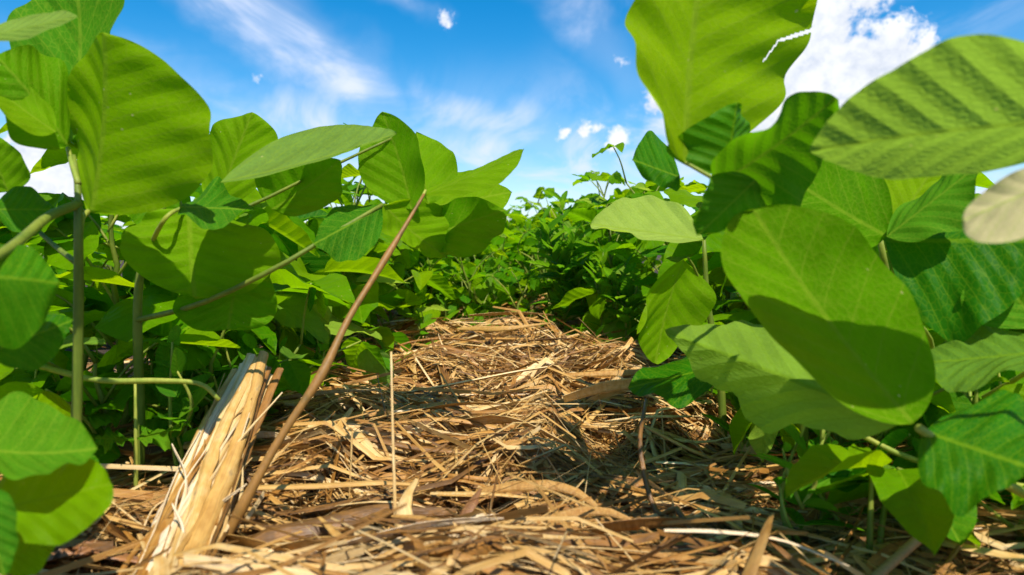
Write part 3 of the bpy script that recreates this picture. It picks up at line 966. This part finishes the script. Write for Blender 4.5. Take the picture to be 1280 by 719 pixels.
# ---- right foreground: big leaf, its pale sister and the dark one, one node
T_ = hero_plant('soybean plant with a big lime leaf crossed by a shadow and stout petiole',
                [(1400, 760, .42), (1395, 660, .42), (1385, 560, .41), (1375, 400, .40)], [.005, .0048, .0042, .003])
pt = petiole(T_, [(1385, 660, .42), (1290, 622, .37), (1215, 580, .345), (1148, 535, .33)], .0030, .0022, M_STEMY)
blade(pt, (1142, 530, .335), (942, 262, .36), (1110, 345, .355), (938, 402, .335), bow=.04, curl=-.10, tipx=.48, wavy=.05)
blade(pt, (1130, 528, .34), (832, 415, .50), (945, 525, .42), (1000, 400, .48), M_PALE, under=False, lobes=.22, curl=-.1, wavy=.05)
blade(pt, (1155, 540, .335), (1300, 590, .30), (1180, 610, .30), (1262, 478, .36), M_DARK, under=False, curl=-.2)
pt2 = petiole(T_, [(1380, 620, .42), (1230, 600, .42), (1130, 570, .42), (1060, 535, .43)], .0022, .0016, M_STEMY)

# ---- right: pale downy leaf from a plant beside the camera
U_ = hero_plant('soybean plant with one large downy grey green leaf showing its veins',
                [(1560, 900, .30), (1540, 600, .30), (1500, 300, .29)], [.005, .0045, .0035])
pu = petiole(U_, [(1500, 330, .29), (1440, 230, .28), (1385, 155, .266)], .0024, .0016)
blade(pu, (1385, 150, .27), (1012, 190, .30), (1185, 218, .312), (1210, 44, .252), M_PALE, bow=.03, curl=-.08, pucker=.028, wavy=.03, tipx=.85)
blade(pu, (1400, 190, .26), (1205, 275, .25), (1300, 290, .25), (1290, 205, .26), M_YEL, curl=-.2, tipx=.5)

# ---- right: mid layer leaves
V_ = hero_plant('soybean plant with rounded lime leaf and dark fan of leaves under the downy leaf',
                [(1150, 640, .56), (1150, 520, .55), (1120, 400, .54), (1100, 300, .52)], [.0044, .004, .0034, .0022])
pv = petiole(V_, [(1130, 440, .54), (1120, 350, .51), (1108, 300, .48)], .002, .0016, M_STEMY)
blade(pv, (1110, 296, .48), (965, 205, .48), (1010, 305, .46), (1060, 185, .50), bow=.03)
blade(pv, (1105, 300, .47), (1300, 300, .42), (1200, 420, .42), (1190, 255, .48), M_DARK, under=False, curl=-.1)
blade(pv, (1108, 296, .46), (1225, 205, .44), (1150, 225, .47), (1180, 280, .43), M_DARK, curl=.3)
blade(pv, (1115, 290, .55), (1180, 190, .56), (1190, 260, .55), (1095, 215, .57))
pv2 = petiole(V_, [(1148, 520, .55), (1165, 430, .52), (1110, 375, .48)], .0022, .0014, M_STEMY)
pv3 = petiole(V_, [(1150, 540, .55), (1260, 480, .46), (1310, 445, .41)], .002, .0014, M_STEMY)
blade(pv3, (1310, 440, .40), (1150, 455, .42), (1220, 475, .38), (1225, 398, .44), M_PALE, under=False, pucker=.035, curl=-.15)
blade(pv3, (1300, 410, .42), (1240, 330, .44), (1310, 340, .42), (1200, 390, .43), M_DARK)

# ---- right, farther: leaves at the edge of the straw
X_ = hero_plant('soybean plant hanging a folded lime leaf over the edge of the straw',
                [(905, 560, .68), (900, 470, .68), (885, 380, .68), (880, 300, .68)], [.004, .0038, .003, .002])
px_ = petiole(X_, [(888, 390, .68), (870, 340, .66), (860, 322, .65)], .0018, .0012)
blade(px_, (855, 325, .65), (820, 455, .64), (875, 385, .67), (795, 385, .63), curl=-.3, bow=.05)
blade(px_, (880, 300, .66), (738, 280, .66), (800, 302, .60), (815, 250, .70), M_PALE, curl=-.1, wavy=.06)
px2 = petiole(X_, [(900, 480, .68), (910, 465, .64), (905, 460, .60)], .0016, .0012)
blade(px2, (912, 455, .60), (785, 485, .58), (850, 495, .55), (850, 440, .64), M_DARK, under=False, curl=-.1)

# ------------------------------------------------------------------ soybean rows
UP = Vector((0, 0, 1))


def soy_plant(x, y, h, seed, lod, label, group, nleaf=7, leafsz=0.095):
    r = random.Random(seed)
    z0 = float(ground_h(x, y))
    e_ = empty('soybean_plant', (x, y, z0), 0)
    tag(e_, label, 'soybean plant', group)
    lean = Vector((r.gauss(0, .05), r.gauss(0, .05), 0))
    nodes = [Vector((0, 0, 0))]
    K = nleaf + 1
    for k in range(1, K + 1):
        f = k / K
        nodes.append(Vector((lean.x * f * f * h * 4 + r.gauss(0, .003), lean.y * f * f * h * 4 + r.gauss(0, .003), h * 0.86 * f)))
    put('stem', tube('stem', nodes, [.0040, .0034, .0026, .0013], M_STEM, sides=6 if lod == 0 else 4, n=K + 3), e_)
    az = r.uniform(0, 6.28)
    for k in range(nleaf):
        f = (k + 1.2) / (nleaf + 0.2)
        if f > 1: f = 1
        nd = nodes[0].lerp(nodes[-1], 0) if False else nodes[min(int(f * K), K)]
        az += math.pi + r.gauss(0, .5)
        young = f ** 3
        pl = (0.115 * (1 - .45 * young) * r.uniform(.7, 1.2)) * (0.75 if k < 2 else 1)
        elv = r.uniform(0.35, 0.95) + 0.35 * young
        out = Vector((math.cos(az), math.sin(az), 0))
        tipv = nd + (out * math.cos(elv) + UP * math.sin(elv)) * pl
        midv = nd + (out * math.cos(elv) * 0.45 + UP * math.sin(elv) * .6) * pl
        po = put('petiole', tube('petiole', [nd, midv, tipv], [.0017, .0013, .0011], M_STEMY if r.random() < .4 else M_STEM, sides=5 if lod == 0 else 3, n=6 if lod == 0 else 4, origin=nd), e_, nd)
        sz = leafsz * (1 - .5 * young) * r.uniform(.75, 1.15) * (0.8 if k < 1 else 1)
        roll = r.gauss(0, .35)
        pit = r.gauss(-0.15, .35)
        side = Vector((-out.y, out.x, 0))
        rel = tipv - nd
        for j, (aoff, stalk) in enumerate(((0, .016), (1.25, .003), (-1.25, .003))):
            d = (out * math.cos(aoff) + side * math.sin(aoff)) * math.cos(pit) + UP * math.sin(pit)
            d = (d + Vector((r.gauss(0, .18), r.gauss(0, .18), r.gauss(0, .22)))).normalized()
            up = (UP + side * roll + out * r.gauss(0.1, .4) + Vector((r.gauss(0, .3), r.gauss(0, .3), 0))).normalized()
            q = r.random()
            lib = LEAVES_LO if lod else (LEAVES_D if q < .16 else (LEAVES_P if q < .24 else LEAVES))
            put('leaflet', r.choice(lib), po, mat4=leaf_matrix(rel + d * stalk * (sz / .095), d, up, sz * (1.0 if j == 0 else .9)))
    return e_


seed = 1000
LAB = {
    'l': ('green soybean plant in the leafy row behind the leaning brown stem', 'soybean row behind the leaning brown stem'),
    'r': ('green soybean plant in the leafy row behind the lime leaf crossed by a shadow', 'soybean row behind the lime leaf crossed by a shadow'),
    'lo': ('soybean plant in the next row out, behind the row of the leaning brown stem', 'second soybean row behind the leaning brown stem'),
    'ro': ('soybean plant in the next row out, behind the row with the torn leaf', 'second soybean row behind the torn leaf'),
    'f': ('soybean plant in the dense distant stand beyond the tall spiky weed', 'distant soybean stand beyond the spiky weed'),
}


def row(key, xf, y0, y1, step, lod, h0, hvar, nleaf=7, leafsz=.095, xj=.03):
    global seed
    y = y0
    while y < y1:
        seed += 1
        r = random.Random(seed * 7)
        x0 = xf(y) if callable(xf) else xf
        if lod == 0 and y > 1.0: nl, ls = nleaf + 2, leafsz * .82
        else: nl, ls = nleaf, leafsz
        soy_plant(x0 + r.gauss(0, xj), y, h0 + r.uniform(-hvar, hvar), seed, lod, LAB[key][0], LAB[key][1], nl, ls)
        y += step * r.uniform(.7, 1.35)


def right_row(y):
    return 0.35 - 0.19 * min(1, max(0, (y - 0.80) / 0.55)) - 0.08 * min(1, max(0, (y - 1.35) / 0.6))


def left_row(y):
    return -0.41 + 0.13 * min(1, max(0, (y - 0.9) / 1.1))


row('l', left_row, 0.66, 2.3, 0.06, 0, 0.345, .045, 11, .105)
row('r', right_row, 0.72, 2.2, 0.06, 0, 0.35, .045, 11, .105)
row('lo', -0.95, 0.85, 2.6, 0.09, 0, 0.27, .03, 8, .10)
row('ro', 0.88, 0.75, 2.6, 0.08, 0, 0.30, .04, 8, .10)
row('f', -0.26, 2.3, 6.0, 0.085, 1, 0.36, .04, 9, .10, .06)
row('f', 0.09, 2.2, 6.0, 0.085, 1, 0.38, .04, 9, .10, .06)
row('f', -0.09, 1.80, 4.5, 0.08, 1, 0.33, .06, 11, .09, .08)
row('f', -0.95, 2.65, 5.0, 0.14, 1, 0.30, .04, 9, .10)
row('f', 0.95, 2.65, 5.0, 0.14, 1, 0.31, .04, 9, .10)
for k in range(16):
    r_ = random.Random(5200 + k)
    y = 1.42 + .40 * (k + r_.random()) / 16
    soy_plant(r_.uniform(-.27, .06), y, r_.uniform(.10, .20) + .25 * (y - 1.42), 5300 + k, 0, 'young small leaved soybean plant closing the straw strip beside the tall spiky weed',
              'young soybean plants closing the straw strip', 8, .055)
for k, (x, y, h) in enumerate([(.30, .43, .10), (.37, .46, .13), (.25, .56, .12), (.22, .66, .11), (.27, .60, .13), (.31, .52, .12), (.24, .50, .07), (-.33, .62, .13), (-.38, .55, .12), (-.30, .70, .12), (-.56, .60, .20), (-.66, .72, .22), (-.50, .52, .15), (-.60, .84, .25), (.50, .60, .24), (.60, .72, .27), (.66, .56, .24), (.42, .70, .22)]):
    a, b = (LAB['l'] if x < 0 else LAB['r'])
    soy_plant(x, y, h, 4400 + k, 0, a, b, 8 if h > .15 else 5, .10 if h > .15 else .07)


# ------------------------------------------------------------------ crop beyond
def far_crop():
    r = np.random.default_rng(3)
    V, F, UV = [], [], []
    n = 9000
    rows = r.integers(-14, 15, n)
    y = r.uniform(6.0, 40.0, n) ** 1.0
    x = rows * 0.65 + r.normal(0, .10, n)
    h = r.uniform(0.06, 0.40, n)
    for i in range(n):
        if h[i] > .2 or r.random() < .4:
            c = Vector((x[i], y[i], h[i]))
            d = Vector((r.normal(), r.normal(), r.normal() * .4)).normalized()
            s_ = Vector((r.normal(), r.normal(), r.normal() * .4)).cross(d).normalized()
            L = r.uniform(.06, .11); wd = L * .34
            nn_ = d.cross(s_) * 0.15 * L
            b = len(V)
            V += [c, c + d * L * .45 + s_ * wd + nn_, c + d * L, c + d * L * .45 - s_ * wd + nn_]
            UV += [(0, 0), (.45, 1), (1, 0), (.45, -1)]
            F.append((b, b + 1, b + 2, b + 3))
    return bulk_object('far_crop', np.array([tuple(a) for a in V]), np.array(F), np.array(UV, float), None, M_LEAF)


tag(far_crop(), 'distant mass of soybean foliage beyond the rows', 'crop', kind='stuff')


# ------------------------------------------------------------------ weeds between the rows
def narrow_leaf_mesh(k, wid=.13):
    r = random.Random(900 + k)
    v, f, uv = leaf_grid(8, 5, arc_mid(1, r.uniform(-.2, .6), r.uniform(-.1, .1)), Vector((1, .1, .3)) * wid, Vector((-1, .1, .3)) * wid, UP, 0, .02, .05, k, tipx=.8, basex=.6)
    return mesh_data('weed_leaf', v, f, M_WEED, uv)


NARROW = [narrow_leaf_mesh(k) for k in range(5)]
SMALL = [narrow_leaf_mesh(k, .26) for k in range(10, 15)]


def bushy_weed(x, y, h, seed, label, group, lib, nleaf, lsz, branches=3, smat=None):
    r = random.Random(seed)
    e_ = empty('weed_plant', (x, y, float(ground_h(x, y))))
    tag(e_, label, 'weed', group)
    axes = [(Vector((0, 0, 0)), Vector((r.gauss(0, .04) * h, r.gauss(0, .04) * h, h)))]
    for b in range(branches):
        f = r.uniform(.15, .6); a = r.uniform(0, 6.28)
        s_ = axes[0][0].lerp(axes[0][1], f)
        axes.append((s_, s_ + Vector((math.cos(a) * .3, math.sin(a) * .3, .8)) * h * r.uniform(.3, .55)))
    for k, (a, b) in enumerate(axes):
        put('stem' if k == 0 else 'branch', tube('stem', [a, a.lerp(b, .5) + Vector((r.gauss(0, .006), r.gauss(0, .006), 0)), b], [.0024 if k == 0 else .0014, .0016, .0007], smat or M_STEM, sides=5, origin=a), e_, a)
        m = nleaf if k == 0 else nleaf // 2
        for i in range(m):
            f = (i + .8) / m
            p_ = a.lerp(b, f)
            az = i * 2.4 + r.gauss(0, .3)
            el = r.uniform(.0, .6) + .5 * f
            d = Vector((math.cos(az) * math.cos(el), math.sin(az) * math.cos(el), math.sin(el)))
            put('leaf', r.choice(lib), e_, mat4=leaf_matrix(p_, d, (UP + Vector((r.gauss(0, .3), r.gauss(0, .3), 0))).normalized(), lsz * (1.1 - .55 * f) * r.uniform(.7, 1.2)))
    return e_


def xat(px, y):
    return (px - 680) / FPX * y


bushy_weed(xat(706, 1.3), 1.3, .30, 41, 'tall narrow leaved weed with a spiky top standing where the rows meet', None, NARROW, 34, .075, 5)
for k, (px, y, h) in enumerate([(690, 1.7, .26), (650, 1.9, .20), (750, 1.2, .20), (735, 1.35, .24), (620, 1.85, .16), (785, 1.15, .19), (765, 1.4, .24)]):
    bushy_weed(xat(px, y), y, h, 60 + k, 'bushy dark green weed growing around the tall spiky weed', 'bushy weeds around the tall spiky weed', SMALL if k % 2 else NARROW, 18, .055, 3)
for k, (px, y, h, sz) in enumerate([(745, 1.08, .075, .05), (600, 1.35, .07, .045), (470, .98, .06, .055), (560, 1.5, .09, .05), (830, .95, .06, .05), (420, 1.1, .1, .05), (525, 1.25, .09, .05), (780, 1.25, .09, .05)]):
    bushy_weed(xat(px, y), y, h, 80 + k, 'low broad leaved seedling sprouting from the straw at the edge of the rows', 'seedlings along the edge of the straw', SMALL, 6, sz, 1)

for k in range(60):
    r_ = random.Random(3300 + k)
    left = k < 28
    y = r_.uniform(.48, 1.1) if left else r_.uniform(.42, .9); x = -r_.uniform(.27, .52) if left else r_.uniform(.17, .44)
    bushy_weed(x, y, r_.uniform(.07, .17), 3400 + k, 'spindly weed seedling in the shade among the soybean stems ' + ('behind the split stalk' if left else 'behind the big lime leaf'),
               'weed seedlings among the stems ' + ('behind the split stalk' if left else 'behind the big lime leaf'), SMALL if k % 3 else NARROW, 6, .045, 3, M_STEMY)

# small yellow green weed and grass shoots under the right leaves
e_ = empty('weed_plant', P(1040, 640, .50)); tag(e_, 'small yellow green weed with crinkled leaf under the big lime soybean leaf', 'weed')
put('stem', tube('stem', [P(1040, 640, .50), P(1046, 590, .50), P(1040, 575, .5)], [.0016, .0014, .001], M_STEMY, origin=e_.location), e_)
blade(e_, (1046, 600, .50), (1032, 566, .49), (1062, 582, .49), (1014, 582, .50), M_YEL, lobes=.3, wavy=.2, res=(22, 17))
blade(e_, (1044, 598, .50), (1072, 578, .49), (1068, 598, .49), (1050, 578, .50), M_LEAF, lobes=.3, wavy=.2, res=(22, 17))
e_ = empty('broad_leaf_weed', P(1088, 735, .42)); tag(e_, 'weed with upright green stems and small paired leaves under the petiole', 'weed')
for k, pts in enumerate([[(1085, 735, .42), (1088, 650, .42), (1090, 570, .43)], [(1092, 735, .42), (1105, 640, .43), (1112, 590, .45)], [(1060, 735, .44), (1052, 660, .45), (1010, 600, .47)]]):
    w_ = [P(*p) for p in pts]
    put('stem', tube('stem', w_, [.0022, .0019, .0012], M_STEM, origin=w_[0], n=10), e_, w_[0] - e_.location)
blade(e_, (1090, 566, .43), (1060, 560, .43), (1075, 571, .42), (1075, 556, .44), M_LEAF, res=(16, 11), under=False)
blade(e_, (1092, 568, .43), (1118, 588, .42), (1100, 584, .42), (1112, 572, .44), M_PALE, res=(16, 11), under=False)
blade(e_, (1045, 640, .45), (965, 600, .47), (1000, 630, .45), (1010, 600, .48), M_DARK, res=(20, 13), under=False)
blade(e_, (1110, 600, .44), (1180, 620, .43), (1140, 640, .42), (1150, 598, .46), M_DARK, res=(20, 13), under=False)
blade(e_, (1085, 600, .44), (1010, 555, .48), (1040, 600, .44), (1050, 550, .50), M_DARK, res=(20, 13), under=False)
for k in range(7):
    x0 = 1118 + k * 7
    a, b, c = P(x0, 690, .46), P(x0 + (k % 3 - 1) * 8, 640, .46), P(x0 + (k % 3 - 1) * 22 + 4, 598 + 9 * (k % 4), .46)
    me, org = ribbon('grass_shoot', [a, b, c], [.0026, .0028, .0018, .0004], M_STEMY if k % 2 else M_STEM, n=8, nc=3)
    tag(put('grass_shoot', me, loc=org), 'thin upright grass shoot sprouting under the stout soybean petiole', 'grass', 'grass shoots under the stout petiole')
e_ = empty('fallen_petiole', P(40, 455, .50)); tag(e_, 'long yellow green petiole arching level across the stems behind the split stalk', 'tendril')
pts = [P(40, 455, .50), P(120, 475, .50), P(200, 476, .50), P(250, 480, .50), P(274, 500, .50)]
put('stalk', tube('stalk', pts, [.0024, .0024, .002, .0016], M_STEMY, origin=e_.location, n=16), e_)  # yellowish petiole running level among the stems
